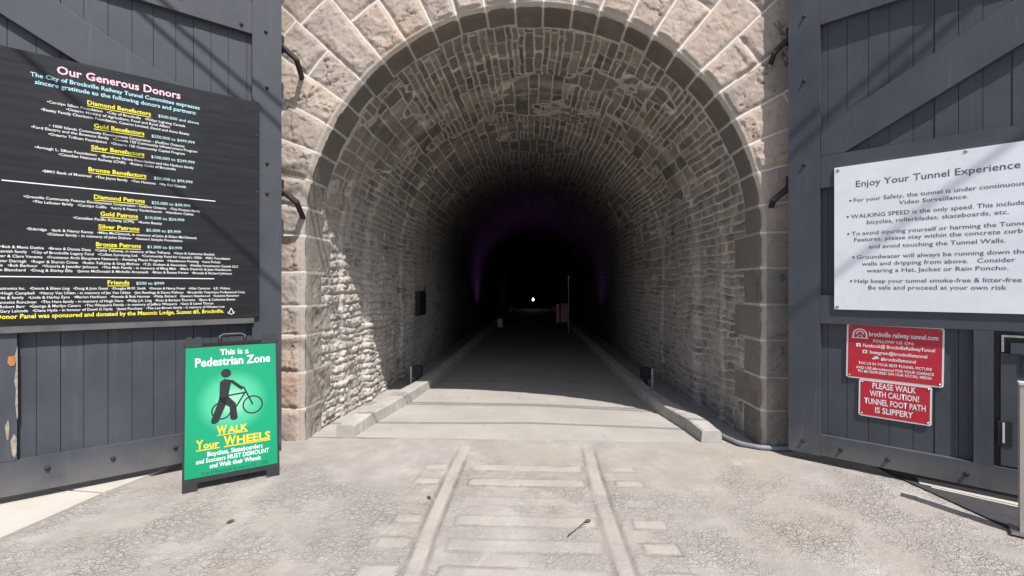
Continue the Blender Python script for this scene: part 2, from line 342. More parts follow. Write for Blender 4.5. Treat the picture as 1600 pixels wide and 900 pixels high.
# keep only the apron's own outline: the corners beside the gates are separate slabs cast 4 mm higher
tag(grid_mesh('apron_ground', np.stack([GX, GY, gz], -1), dict(slab=slab, rim=rim, worn=worn), M['ground']), kind='structure')
bm = bmesh.new()
vs = [bm.verts.new(p) for p in [(-400,-400,-.02),(400,-400,-.02),(400,400,-.02),(-400,400,-.02)]]; bm.faces.new(vs)
tag(obj('ground', bm, M['sheet']), kind='structure')
def flat_poly(name, pts, z0, z1, mat):
    b = bmesh.new(); lo = [b.verts.new((x, y, z0)) for x, y in pts]; hi = [b.verts.new((x, y, z1)) for x, y in pts]
    b.faces.new(hi); b.faces.new(lo[::-1]); n = len(pts)
    for i in range(n): b.faces.new([lo[i], lo[(i+1) % n], hi[(i+1) % n], hi[i]])
    bmesh.ops.recalc_face_normals(b, faces=b.faces[:])
    return tag(obj(name, b, mat, bevel=.004), kind='structure')
flat_poly('pavement', [(-2.98,-.62),(-3.105,-1.215),(-5.6,-.95),(-5.6,.4),(-2.98,.3)], -.05, .024, M['slab'])
flat_poly('pavement', [(-3.108,-1.232),(-3.20,-2.4),(-3.6,-4.5),(-5.6,-4.5),(-5.6,-.965)], -.05, .022, M['slab'])
flat_poly('pavement', [(2.875,-.705),(2.922,-1.112),(2.965,-1.50),(3.15,-4.5),(5.6,-4.5),(5.6,.4),(2.86,.3)], -.05, .014, M['shaded_slab'])  # shade on the slab before the right gate, built as a dark colour
flat_poly('pavement', [(2.925,-.78),(2.99,-.67),(4.15,-1.60),(4.05,-1.76)], .0141, .021, M['slab'])  # sunlit strip along the gate, laid as a pale piece of slab
flat_poly('pavement', [(2.955,-.845),(2.972,-.83),(3.30,-1.125),(3.285,-1.14)], .0141, .019, M['slab'])  # thin sliver of sunlight, also laid as a pale piece
px_ = np.linspace(-2.3, 2.2, 150); py_ = np.concatenate([np.linspace(.10, 4, 260), np.linspace(4.1, 12, 60), np.linspace(13, 70, 40)])
PX, PY = np.meshgrid(px_, py_, indexing='ij'); joint = np.zeros_like(PX)
for k, y in enumerate([.115, 2.9, 5.9]):
    joint = np.maximum(joint, 1-sstep(np.abs(PY - y + .008*fbm(PX*3, PX*0+k, 8)), .006, .02))
pz = .002 - .006*joint + .003*fbm(PX*1.2, PY*1.2, 31, 3)
path_depth_shade = sstep(PY + .4*fbm(PX*1.5, PY*.6, 77), 3.2, 9.0)*.7  # path colour darkened inwards to paint in the failing daylight
tag(grid_mesh('tunnel_path', np.stack([PX, PY, pz], -1), dict(joint=joint, path_depth_shade=path_depth_shade), M['path']), kind='structure')

# ------------------------------------------------------------------ the stone tunnel portal
portal = thing('stone_tunnel', 'round arched stone railway tunnel mouth with rough tan voussoirs and dark rubble vault', 'tunnel', (0, 0, 0))
def prof(u, off):
    """point of the opening's outline at arc length u, pushed outwards by off"""
    t = np.clip((u-ZS)/R0, 0, math.pi)
    x = CX - (R0+off)*np.cos(t); z = ZS + (R0+off)*np.sin(t)
    z = np.where(u < ZS, u, np.where(u > ZS+math.pi*R0, LT-u, z))
    return x, z
NV, NQ = 25, 6
jb = np.concatenate([np.linspace(0, ZS, NQ+1), ZS + np.linspace(0, math.pi*R0, NV+1)[1:], ZS+math.pi*R0+np.linspace(0, ZS, NQ+1)[1:]])
jb[1:NQ] += (rnd1(np.arange(NQ-1), 31)-.5)*.05; jb[-NQ:-1] += (rnd1(np.arange(NQ-1), 33)-.5)*.05
jb[NQ+1:NQ+NV] += (rnd1(np.arange(NV-1), 35)-.5)*.04
jb[0] = -.3; jb[-1] = LT+.3
def blocks(u, v, ub, ends):
    """u across courses (bounds ub), v along; ends[i] = joint positions along v in course i -> joint distance, ids"""
    ci = np.clip(np.searchsorted(ub, u, side='right')-1, 0, len(ub)-2)
    du = np.minimum(u-ub[ci], ub[ci+1]-u)
    dv = np.full(u.shape, 9.0); bi = np.zeros(u.shape, int)
    for c in range(len(ub)-1):
        k = ci == c
        if not k.any(): continue
        e = ends[c]; vv = v[k]; j = np.clip(np.searchsorted(e, vv, side='right')-1, 0, len(e)-2)
        dv[k] = np.minimum(vv-e[j], e[j+1]-vv); bi[k] = j
    return ci, bi, du, dv
# face: v runs outwards from the arris
u = np.concatenate([[-.25], np.linspace(-.02, LT+.02, 1080), [LT+.25]])
v = np.concatenate([[-.001], np.linspace(.002, .036, 5), np.linspace(.042, 1.25, 120), np.linspace(1.28, 2.6, 50)])
U, V = np.meshgrid(u, v, indexing='ij')
ends = []
for c in range(len(jb)-1):
    jam = c < NQ or c >= NQ+NV
    e = [-.3]; x = (.34 + .25*(c % 2) if jam else (.50 if c % 2 else .84)) + .06*(rnd1(c, 41)-.5)
    if c == NQ + NV//2: x = 1.0
    k = 0
    while x < 3.4: e.append(float(x)); x += .42 + .4*float(rnd1(c*13+k, 43)); k += 1
    e.append(4.5); ends.append(np.array(e))
Uw = U + .007*fbm(U*6, V*6, 51, 3); Vw = V + .008*fbm(U*6+9, V*6, 53, 3)
ci, bi, du, dv = blocks(Uw, Vw, jb, ends)
du = du * (1 + np.clip(V, 0, 3)/R0*((U > ZS) & (U < LT-ZS)))
jd = np.minimum(du, dv); bid = ci*37 + bi
marg = (1-sstep(V + .012*fbm(U*9, V*9, 57, 3), .055, .075))*sstep(V, -.0005, .0)
rough = sstep(jd, .008, .05)*(1-marg)
n1 = fbm(U*3.1, V*3.1, 61, 4); n2 = fbm(U*11, V*11, 63, 4); rdg = 1-np.abs(fbm(U*6.5 + .4*n1, V*6.5, 67, 4))*2.6
ph = rnd1(bid, 71)*6.28; tilt = np.cos(ph)*np.sin(U*3.0+ph) + np.sin(ph)*np.sin(V*3.0+ph)
n3 = 1-2*np.abs(fbm(U*19, V*19, 64, 4)); wu = U + .05*n1 + .015*n2; wv_ = V + .05*fbm(U*3+8, V*3, 66, 3)
fa = facets(wu*5.5, wv_*5.5, 301); fb = facets(wu*14, wv_*14, 303)
hh = rough*(.008 + .012*rnd1(bid, 73) + .012*n1 + .007*n2 + .003*n3 + .006*tilt + .013*fa*(.3+rnd1(bid, 75)) + .005*fb) + .004*sstep(jd, .005, .012)
cre = rough*sstep(np.abs(fbm(U*3.4+5 + .08*n2, V*3.4, 81, 5)), .022, .0)*sstep(rnd1(bid, 83), .25, .6)
hh = hh - .016*cre - .002*marg*fbm(U*60, V*60, 85, 2)
pit = np.clip(cre*.9 + rough*sstep(n1*.5+n2+.3*n3, -.40, -.7)*.6, 0, 1)
jamb_stain_shade = sstep(U, LT-ZS-.55, LT-ZS+.25)*sstep(V, .036, .05)*(.75+.25*fbm(U*4, V*4, 88, 3))  # stain plus the gate's shade, darkened into the right jamb's colour
hole = np.exp(-(((U-(LT-ZS-.78))/.04)**2 + ((V-.22)/.04)**2)); 
ch = np.clip(.036 - V, 0, .036)                        # 45 degree arris
X, Z = prof(U, np.maximum(V, 0)); Yf = ch - hh
grid_mesh('arch_facing', np.stack([X, Yf, Z], -1), dict(jd=jd, rnd=rnd1(bid, 91), rnd_b=rnd1(bid, 93), pit=pit, margin=marg*(1-jamb_stain_shade), dark_tone=jamb_stain_shade), M['face'], portal, flip=True)
# wall beyond the arch stones, butted to their outer edge
def wall_rect(u):
    x, z = prof(u, 2.6); ox, oz = [], []
    for a, b in zip(x, z):
        dx, dz = a-CX, max(b-ZS, 0.0)
        if dz <= 0: ox.append(math.copysign(14, dx) + CX); oz.append(b)
        else:
            k = min(14/max(abs(dx), 1e-6), (7.4-ZS)/dz); ox.append(CX+dx*k); oz.append(ZS+dz*k)
    return x, z, np.array(ox), np.array(oz)
uu = np.linspace(-.25, LT+.25, 240); x0, z0, x1, z1 = wall_rect(uu)
tt = np.linspace(0, 1, 14)
grid_mesh('outer_wall', np.stack([x0[:,None]+(x1-x0)[:,None]*tt, np.full((240,14), .03), z0[:,None]+(z1-z0)[:,None]*tt], -1), {}, M['wall'], portal, flip=True)
# vault: soffit of the arch stones, then coursed rubble
yv = np.concatenate([[.012], np.linspace(.034, 3.0, 215), np.linspace(3.02, 8, 150), np.geomspace(8.1, 70, 40)])
u = np.concatenate([[-.25], np.linspace(-.02, LT+.02, 900), [LT+.25]])
U, Y = np.meshgrid(u, yv, indexing='ij')
hs = [];  s_ = 0.0; k = 0
while s_ < LT+.4: 
    hs.append(s_-.2); s_ += .062 + .052*float(rnd1(k, 101)); k += 1
cb = np.array(hs)
ends = []
for c in range(len(cb)-1):
    e = [-1.0]; x = -.6 + .4*float(rnd1(c, 103)); k = 0
    while x < 75: e.append(x); x += .18 + .38*float(rnd1(c*131+k, 105))**1.3; k += 1
    ends.append(np.array(e))
warp = sstep(Y, .2, .5)
lw = sstep(np.minimum(U, LT-U), 2.4, 1.4)
Uw = U + (.020+.018*lw)*fbm(U*1.7, Y*1.7, 111, 3) + (.012+.012*lw)*fbm(U*6, Y*6, 113, 3); Yw = Y + (.03+.03*lw)*fbm(U*5+4, Y*5, 115, 3)
ci, bi, du, dv = blocks(Uw, Yw, cb, ends); jr = np.minimum(du, dv); bid = ci*977 + bi
# patches laid with bigger stones, edges ragged
hs2 = []; s_ = 0.0; k = 0
while s_ < LT+.5:
    hs2.append(s_-.2); s_ += .13 + .10*float(rnd1(k, 161)); k += 1
ends2 = []
for c in range(len(hs2)-1):
    e = [-1.0]; x = -.6 + .4*float(rnd1(c, 163)); k = 0
    while x < 75: e.append(x); x += .24 + .36*float(rnd1(c*131+k, 165)); k += 1
    ends2.append(np.array(e))
c2, b2, du2, dv2 = blocks(Uw, Yw, np.array(hs2), ends2); j2 = np.minimum(du2, dv2)
pn = fbm(U*.9, Y*1.3, 167, 4) - .3*lw; big = pn > .16
jr = np.minimum(np.where(big, j2, jr), np.abs(pn-.16)*.35 + .002); bid = np.where(big, c2*1013 + b2 + 500000, bid)
vi = np.clip(np.searchsorted(jb, U + .006*fbm(U*6, Y*6, 51, 3), side='right')-1, 0, len(jb)-2)
jam = (vi < NQ) | (vi >= NQ+NV)
dep = np.where(jam, np.where(vi % 2 == 0, .36, .57), .27 + .11*rnd1(vi, 119)) + .012*fbm(U*8, Y*8, 121, 3)
jv = np.minimum(np.minimum(U-jb[vi], jb[vi+1]-U), np.abs(dep-Y)); drs = (Y < dep)
jd = np.where(drs, np.abs(jv), np.minimum(jr, np.where(Y > dep, np.abs(Y-dep)+.004, 9)))
rn = np.where(drs, rnd1(vi, 123), rnd1(bid, 125))
wallside = sstep(np.minimum(U, LT-U), 2.6, 1.6)
rub = sstep(jd, .004, .022)
n1 = fbm(U*5, Y*5, 131, 4); n2 = fbm(U*17, Y*17, 133, 4)
fa = facets((U+.03*n1)*9, (Y+.03*n2)*7, 311); fb = facets((U+.02*n1)*24, (Y+.02*n2)*20, 313); mouth = wallside*sstep(Y, 4.5, 2.5)*(.22+.78*sstep(U, 3.2, 2.2))
h_r = rub*(.004 + (.014+.010*mouth)*rnd1(bid, 135) + (.008+.002*wallside)*n2 + .006*wallside*n1 + (.003+.006*mouth)*fa + (.002+.010*mouth)*fb + .005*mouth*fbm(U*34, Y*30, 139, 3)) - .004 - .008*mouth + .02*fbm(U*.9, Y*.9, 137, 3) + .006*n1
left = sstep(U, 2.3, 1.2)
h_q = sstep(jv, .004, .02)*(.004 + .003*n2) + left*sstep(jv, .01, .05)*sstep(Y, .1, .2)*(.014*n1 + .016*n2 - .004)
hh = np.where(drs, h_q, h_r) * sstep(Y, .036, .08)
STEP0, STEP1 = 1.45, 1.60
stp = sstep(Y + .05*fbm(U*1.5, U*0, 141, 3), STEP0, STEP1)
far = sstep(Y, 3.2, 3.5)
yj = Y + .06*fbm(U*2.1, U*0+3, 145, 3)
off = np.where(Y < .02, .03, -hh - .03*sstep(yj, .80, .86) + .022*sstep(yj, 2.25, 2.33) - .03*sstep(yj, 2.95, 3.02) - .055*stp - .03*far + .004*n2*sstep(Y, .034, .08))
led = np.exp(-((Y + .09*fbm(U*2.5, Y*2, 143, 4) + .05*fbm(U*1.5, U*0, 141, 3) - STEP0 - .05)/.10)**2)*sstep(np.minimum(U, LT-U), .9, 2.0)
depth_shade = sstep(Y + .5*fbm(U*1.1, Y*.9, 151, 4) + .9*sstep(np.minimum(U, LT-U), 2.0, 5.0), 3.6, 8.5)  # mask for the painted loss of daylight with depth
depth_shade = np.clip(depth_shade*.85, 0, .95)
X, Z = prof(U, off)
grid_mesh('vault_lining', np.stack([X, Y, Z], -1), dict(jd=jd, rnd=rn, dressed=drs.astype(float), ledge=led, depth_shade=depth_shade), M['vault'], portal)
bm = bmesh.new(); box(bm, -2.6, 2.5, 69.5, 70.2, -.2, 4.6); obj('end_wall', bm, M['dark'], portal)
# turf bank over the tunnel
bk = np.linspace(0, 1, 40); bx = np.linspace(-14, 14, 60); BX, BK = np.meshgrid(bx, bk, indexing='ij')
by = .35 + BK*90; bz = 7.3 + 2.5*sstep(BK, 0, .3) + .4*fbm(BX*.4, by*.4, 201, 3)*sstep(BK, 0, .05)
tag(grid_mesh('hill', np.stack([BX, by, bz], -1), {}, M['dark_tone'], flip=True), kind='structure')

# ------------------------------------------------------------------ kerbs
def kerb(name, label, inner, outer, cuts):
    """low concrete kerb swept along inner/outer plan curves, split by dry joints"""
    k = thing(name, label, 'kerb', (inner[0][0], inner[0][1], 0))
    o = Vector((inner[0][0], inner[0][1], 0))
    def at(c, y):
        ys = [p[1] for p in c]; xs = [p[0] for p in c]; return float(np.interp(y, ys, xs))
    for a, b in zip(cuts, cuts[1:]):
        bm = bmesh.new(); n = max(2, int((b-a)/.035)); rows = []
        n = min(n, 40)
        for i in range(n+1):
            y = a + .004 + (b-a-.008)*i/n; xi, xo = at(inner, y), at(outer, y)
            top = .135 + .004*math.sin(y*5) + random.uniform(-.0025, .0025); xi += random.uniform(-.004, .004); xo += random.uniform(-.004, .004)
            if a == cuts[0]: top *= .86 + .14*min(1, (y-a)/.35)
            rows.append([bm.verts.new(Vector((x, y, z)) - o) for x, z in ((xi, -.02), (xi + (xo-xi)*.06, top-.012), (xi + (xo-xi)*.16, top), (xo - (xo-xi)*.16, top), (xo-(xo-xi)*.04, top-.014), (xo, -.02))])
        for A, B in zip(rows, rows[1:]):
            for j in range(5): bm.faces.new([A[j], A[j+1], B[j+1], B[j]])
        bm.faces.new(rows[0]); bm.faces.new(rows[-1][::-1]); bmesh.ops.recalc_face_normals(bm, faces=bm.faces[:])
        obj('kerb_block', bm, M['kerb'], k)
    return k
kerb('kerb', 'pale concrete kerb flaring out along the sunlit left tunnel wall', [(-1.79,.13),(-1.70,.8),(-1.60,1.5),(-1.53,2.3),(-1.48,3.5),(-1.46,8),(-1.46,60)], [(-1.99,.13),(-1.93,.8),(-1.83,1.5),(-1.74,2.3),(-1.68,3.5),(-1.66,8),(-1.66,60)], [.13,.78,1.5,2.3,3.2,4.6,6.5,9,14,60])
kerb('kerb', 'pale concrete kerb curving out along the shaded right tunnel wall', [(1.63,.12),(1.60,.5),(1.50,1.1),(1.43,1.7),(1.40,3.5),(1.38,8),(1.38,60)], [(1.83,.12),(1.81,.5),(1.72,1.1),(1.64,1.7),(1.60,3.5),(1.58,8),(1.58,60)], [.12,.85,1.7,2.6,3.6,5,7,10,15,60])

# ------------------------------------------------------------------ gates
HL, AL = Vector((-2.298, -.31, 0)), math.radians(40.8)
HR, AR = Vector((2.262, -.225, 0)), math.radians(-38.9)
def bolt(parent, x, z, y=0):
    bm = bmesh.new(); lathe(bm, [(.017, 0), (.017, .003), (.011, .005), (.011, .014), (.007, .017)], 8, Matrix.Translation((x, y, z)) @ Matrix.Rotation(math.radians(90), 4, 'X'))
    return obj('bolt', bm, M['iron'], parent)
def gate(label, loc, rz, sg, bottom_top, extra):
    g = thing('wooden_gate', label, 'gate', loc, rz, 'tall dark gates flanking the tunnel mouth')
    def plate(name, s0, s1, z0, z1, y0=0., y1=.045, bev=.004):
        a, b = sorted((sg*s0, sg*s1)); bm = bmesh.new(); box(bm, a, b, y0, y1, z0, z1); return obj(name, bm, M['wood'], g, bevel=bev)
    # planks: one mesh, slightly uneven, with fine gaps
    bm = bmesh.new(); s = .02; k = 0
    while s < 2.24:
        w = .115 + .035*float(rnd1(k + (50 if sg > 0 else 0), 301)); e = min(s+w, 2.25); y = .046 + .005*float(rnd1(k, 303 + sg))
        a, b = sorted((sg*s, sg*(e-.003))); box(bm, a, b, y, .098, .09, 4.64); s = e; k += 1
    obj('plank_panel', bm, M['wood'], g, bevel=.0025)
    bm = bmesh.new(); a, b = sorted((0, sg*2.26)); box(bm, a+.01, b-.01, .0985, .125, .10, 4.6); obj('backing', bm, M['wood'], g)
    plate('hinge_stile', 0, .235, .068, 4.67); plate('outer_stile', 2.03, 2.26, .068, 4.67)
    plate('top_rail', .2365, 2.0285, 4.42, 4.67); plate('upper_rail', .2365, 2.0285, 3.745, 4.02)
    plate('middle_rail', .2365, 2.0285, 2.35, 2.622); plate('bottom_rail', .2365, 2.0285, .075, bottom_top)
    bm = bmesh.new(); pts = [(.2365,2.6235),(.40,2.6235),(2.0285,3.527),(2.0285,3.7435),(1.80,3.7435),(.2365,2.86)]
    prism_xz(bm, [(sg*x, z) for x, z in pts], .003, .0455); obj('diagonal_brace', bm, M['wood'], g, bevel=.004)
    bm = bmesh.new(); pts = [(.2365,.0),(.0,.0)]
    for zz in (3.70, 2.36):
        h = bmesh.new(); d = (g_inv := Matrix.Rotation(-rz, 4, 'Z'))
        e0 = Vector((sg*-.004, .05, zz)); wall_pt = g_inv @ (Vector((loc[0] + sg*-.02, .02, 0)) - Vector(loc)); wall_pt.z = zz-.16
        if sg < 0: k1 = g_inv @ Vector((.075, .12, 0)); k2 = g_inv @ Vector((.03, .335, 0))
        else: k1 = g_inv @ Vector((-.06, .12, 0)); k2 = g_inv @ Vector((-.02, .335, 0))
        tube(h, [e0 + Vector((sg*.05, .01, .06)), e0 + Vector((0, .02, .05)), Vector((k1.x, k1.y, zz-.05)), Vector((k2.x, k2.y, zz-.17))], .027, 6)
        lathe(h, [(.032, -.06), (.032, .09)], 10, Matrix.Translation(e0 + Vector((sg*-.004, .05, .06))))
        obj('hinge', h, M['iron'], g, smooth=False)
    for s, z in extra: bolt(g, sg*s, z)
    return g
gl = gate('dark plank gate behind the black donor board, with chipped wood at lower left', HL, AL, -1, .31,
    [(.32, 3.80), (.13, 3.80), (.12, 3.3), (.12, 2.62), (.12, 2.35), (.12,.6), (.35,.2), (.78,.21), (1.16,.21), (1.51,.22), (.75,3.87), (1.2,3.87)])
gr = gate('dark plank gate behind the white rules sign, with a wicket door low down', HR, AR, 1, .247,
    [(.12,3.86), (.12,2.57), (.12,3.3), (.11,.17), (.38,.155), (.68,.15), (1.12,.155), (1.5,.155), (.75,3.87), (1.2,3.87)])
def plate(g, name, s0, s1, z0, z1, y0, y1, mat='wood', bev=.004):
    bm = bmesh.new(); box(bm, min(s0,s1), max(s0,s1), y0, y1, z0, z1); return obj(name, bm, M[mat], g, bevel=bev)
plate(gl, 'inner_stile', -1.66, -1.85, .3125, 1.55, .002, .0455)
plate(gr, 'lower_rail', .2365, 2.0285, 1.2, 1.44, .001, .0455)
plate(gr, 'wicket_stile', 1.155, 1.255, .249, 1.198, .001, .0455)
w = plate(gr, 'wicket_door', 1.29, 2.0, .26, 1.045, .012, .044)
plate(w, 'latch_bar', 1.335, 1.62, 1.047, 1.12, -.006, .03, bev=.006)
plate(gr, 'lock_frame', 1.292, 1.62, 1.158, 1.172, -.002, .044, 'steel', .002); plate(gr, 'lock_frame', 1.292, 1.304, 1.055, 1.1575, -.002, .044, 'steel', .002)
plate(gr, 'lock_recess', 1.2565, 1.29, .25, 1.195, .034, .0455, 'dark', 0); plate(gr, 'lock_recess', 1.305, 1.62, 1.05, 1.157, .034, .0455, 'dark', 0)
plate(w, 'keyhole_plate', 1.385, 1.5, .92, 1.03, .004, .0118, 'dark', .002); plate(w, 'bolt_slot', 1.275, 1.345, .40, .57, .006, .0118, 'dark', .001); plate(w, 'latch_strip', 1.297, 1.308, .42, .56, -.002, .0058, 'pale', .001)
def splinter(g, name, pts, mat, y=-.003):
    bm = bmesh.new(); prism_xz(bm, pts, y, y+.008); return obj(name, bm, M[mat], g)
splinter(gl, 'bare_wood_patch', [(-1.668,1.035),(-1.70,1.03),(-1.704,.99),(-1.69,.965),(-1.672,.968),(-1.664,1.0)], 'bare')
splinter(gl, 'splintered_edge', [(-1.657,1.10),(-1.668,1.04),(-1.662,.96),(-1.672,.86),(-1.664,.80),(-1.667,.70),(-1.659,.60),(-1.655,.60),(-1.656,.9)], 'oldwood')
splinter(gl, 'splintered_edge', [(-1.672,.50),(-1.69,.45),(-1.682,.36),(-1.67,.33),(-1.662,.36),(-1.66,.46)], 'oldwood')
splinter(gl, 'splintered_edge', [(-1.70,.60),(-1.716,.56),(-1.708,.47),(-1.70,.46),(-1.694,.55)], 'oldwood')

# ------------------------------------------------------------------ lettering
DG = bpy.context.evaluated_depsgraph_get
def text_mesh(items, name, mat, parent, y, bold=0.0, shear=0.0):
    """items: (string, x0, x1, zc, cap height). All become ONE flat mesh of painted lettering."""
    bm = bmesh.new()
    for s, x0, x1, zc, h in items:
        cu = bpy.data.curves.new('tmp', 'FONT'); cu.body = s; cu.size = 1.0; cu.resolution_u = 2; cu.offset = bold; cu.shear = shear
        ob = bpy.data.objects.new('tmp', cu); COL.objects.link(ob); bpy.context.view_layer.update()
        me = bpy.data.meshes.new_from_object(ob.evaluated_get(DG()))
        n = len(me.vertices)
        if n:
            co = np.empty(n*3); me.vertices.foreach_get('co', co); co = co.reshape(-1, 3)
            ax, bx_ = co[:,0].min(), co[:,0].max(); cap = .682; k = h/cap
            if x1 is None: kx = k; ox = x0 - ax*kx
            else: kx = (x1-x0)/(bx_-ax); ox = x0 - ax*kx
            out = np.stack([ox + co[:,0]*kx, np.full(n, y), zc - h/2 + co[:,1]*k], -1)
            me.vertices.foreach_set('co', out.reshape(-1)); bm.from_mesh(me)
        bpy.data.objects.remove(ob); bpy.data.curves.remove(cu); bpy.data.meshes.remove(me)
    bmesh.ops.recalc_face_normals(bm, faces=bm.faces[:])
    ref = Vector((0, -1, 0))
    for f in bm.faces:
        if f.normal.dot(ref) < 0: f.normal_flip()
    return obj(name, bm, mat, parent)
def on_gate(H, A, s, y, z): return H + Matrix.Rotation(A, 3, 'Z') @ Vector((s, y, z))
def screw(parent, x, z, y, mat='steel', r=.009):
    bm = bmesh.new(); lathe(bm, [(r, 0), (r, .002), (r*.6, .004)], 8, Matrix.Translation((x, y, z)) @ Matrix.Rotation(math.radians(90), 4, 'X')); return obj('screw', bm, M[mat], parent)
DONOR=[
('Our Generous Donors', -1.46, -0.749, 3.054, 0.062, 'p'),
('The City of Brockville Railway Tunnel Committee expresses', -1.591, -0.621, 2.986, 0.036, 'b'),
('sincere gratitude to the following donors and partners:', -1.569, -0.646, 2.938, 0.036, 'b'),
('Diamond Benefactors', -1.301, -0.936, 2.862, 0.036, 'y'),
('Gold Benefactors', -1.265, -0.976, 2.7, 0.036, 'y'),
('Silver Benefactors', -1.281, -0.976, 2.537, 0.036, 'y'),
('Bronze Benefactors', -1.295, -0.964, 2.373, 0.036, 'y'),
('Diamond Patrons', -1.265, -0.973, 2.175, 0.036, 'y'),
('Gold Patrons', -1.23, -1.014, 2.053, 0.036, 'y'),
('Silver Patrons', -1.241, -1.006, 1.957, 0.036, 'y'),
('Bronze Patrons', -1.254, -0.996, 1.825, 0.036, 'y'),
('Friends', -1.19, -1.065, 1.542, 0.036, 'y'),
('$500,000 and above', -0.89, -0.627, 2.859, 0.027, 'a'),
('$250,000 to $499,999', -0.932, -0.655, 2.692, 0.027, 'a'),
('$100,000 to $249,999', -0.934, -0.655, 2.529, 0.027, 'a'),
('$50,000 to $99,999', -0.917, -0.669, 2.365, 0.027, 'a'),
('$25,000 to $49,999', -0.931, -0.684, 2.17, 0.027, 'a'),
('$10,000 to $24,999', -0.972, -0.724, 2.05, 0.027, 'a'),
('$5,000 to $9,999', -0.964, -0.747, 1.952, 0.027, 'a'),
('$1,000 to $4,999', -0.957, -0.739, 1.822, 0.027, 'a'),
('$500 to $999', -1.024, -0.854, 1.537, 0.027, 'a'),
('•Carolyn Sifton Foundation   •City of Brockville   •Philips Lighting Canada', -1.51, -0.718, 2.815, 0.025, 'w'),
('•Ontario Ministry of Agriculture, Food and Rural Affairs', -1.413, -0.817, 2.785, 0.025, 'w'),
('•Beatty Family Charitable Foundation, Canarm Limited, David and Anne Beatty', -1.539, -0.69, 2.754, 0.025, 'w'),
('• 1000 Islands Community Development Corporation - (FedDev Ontario)', -1.499, -0.724, 2.649, 0.025, 'w'),
('•Ford Electric and the Bowness family   •Canada 150 Community Infrastructure Program', -1.587, -0.638, 2.621, 0.025, 'w'),
('•Ontario Trillium Foundation   •Ontario 150 Community Capital Program', -1.503, -0.72, 2.588, 0.025, 'w'),
('•Armagh L. Sifton Foundation   •Burnbrae Farms Foundation and the Hudson family', -1.57, -0.661, 2.484, 0.025, 'w'),
('•Canadian National Railway (CNR)   •Rotary Clubs of Brockville', -1.452, -0.779, 2.454, 0.025, 'w'),
('•BMO Bank of Montreal   •The Joyce family   •Tim Hortons   •Via Rail Canada', -1.533, -0.712, 2.322, 0.025, 'w'),
('•Grenville Community Futures Development Corporation - FedDev Ontario   •The Preston family', -1.624, -0.617, 2.133, 0.025, 'w'),
('•The LeSueur family   •Carolyn Coffin   •Larry & Nancy Vanderbaaren   •Northern Cables', -1.579, -0.663, 2.103, 0.025, 'w'),
('•Canadian Pacific Railway (CPR)   •Kevin Beatty', -1.377, -0.867, 2.01, 0.025, 'w'),
('•Enbridge   •Jack & Nancy Kenny   •Mike McClintock, in memory of John & Eldon McClintock', -1.608, -0.64, 1.911, 0.025, 'w'),
('•Dishaw family - in memory of John Dishaw   •Somers Semple Foundation', -1.509, -0.737, 1.881, 0.025, 'w'),
('•Bob & Mavis Duthie   •Bruce & Donna Davy   •Cathy TeKamp, in memory of Ben TeKamp   •Gene & Catherine Shedick', -1.733, -0.517, 1.781, 0.025, 'w'),
("•Beamish family   •City of Brockville Legacy Fund   •Collett Surveying Ltd.   •Community Fund for Canada's 150th   •RBC Foundation", -1.765, -0.406, 1.75, 0.025, 'w'),
('•Walter & Clare Venema   •Frontenac Arch Biosphere Network - Amazing Places Program   •Henderson Printing   •Lana Pichels', -1.788, -0.476, 1.718, 0.025, 'w'),
('•Olivier Darragh   •Roger & Sharon Crites   •Robin TeKamp & Greg McIlroe   •T.D. Graham & Associates   •Fidelity Investments Canada ULC', -1.776, -0.346, 1.685, 0.025, 'w'),
('•Lewis   •Bob Barbour   •Victoria & Jennifer Johnson   •The Mah Family - in memory of Ming Mah   •Mark Diedrich & Jean Hutchinson', -1.787, -0.398, 1.655, 0.025, 'w'),
('•John Blanchard   •Doug & Shirley Ellis   •James McDonald & Michelle Arsenault   •Brian & Renee Porter   •Brenda & Richard Johnson', -1.776, -0.394, 1.624, 0.025, 'w'),
('•Electronics Inc.   •Dennis & Eileen Ling   •Doug & Joan Guest   •Douglas M.W. Smith   •Duncan & Nancy Fraser   •Allan Cameron   •J.D. Wallace', -1.763, -0.406, 1.498, 0.025, 'w'),
('•Hugh Campbell   •Nancy Van Ulden - in memory of Jac Van Ulden   •Jim Rawlings & Karen Pullman   •Brockville Veterinary Professional Corp.', -1.733, -0.293, 1.465, 0.025, 'w'),
('•Hewitt & family   •Linda & Harley Eyre   •Marion Herbison   •Pamela & Bob Harman   •Philip Richard   •Stewart Hazelwood   •Susanne Ransimer', -1.785, -0.34, 1.435, 0.025, 'w'),
('•Jeannette Runciman   •The Hare family - in memory of Hugh Hare   •Philip J.A. Ling   •Ross & Barbara Thurston   •Bjorn & Catherine Bower', -1.764, -0.366, 1.403, 0.025, 'w'),
('•Robert Barr   •George & Marilyn Caners   •The Wimperis Family - in memory of Jeffery Wimperis   •Gary & Lianet Thorpe', -1.743, -0.526, 1.373, 0.025, 'w'),
('•Gary Lalonde   •Diana Hyde - in honour of David G Hyde   •Janet Purchase   •The Lee-Brown family - in memory of Winston Lee', -1.743, -0.447, 1.343, 0.025, 'w'),
('This Donor Panel was sponsored and donated by the Masonic Lodge, Sussex #5, Brockville.', -1.828, -0.451, 1.306, 0.036, 'y'),
]
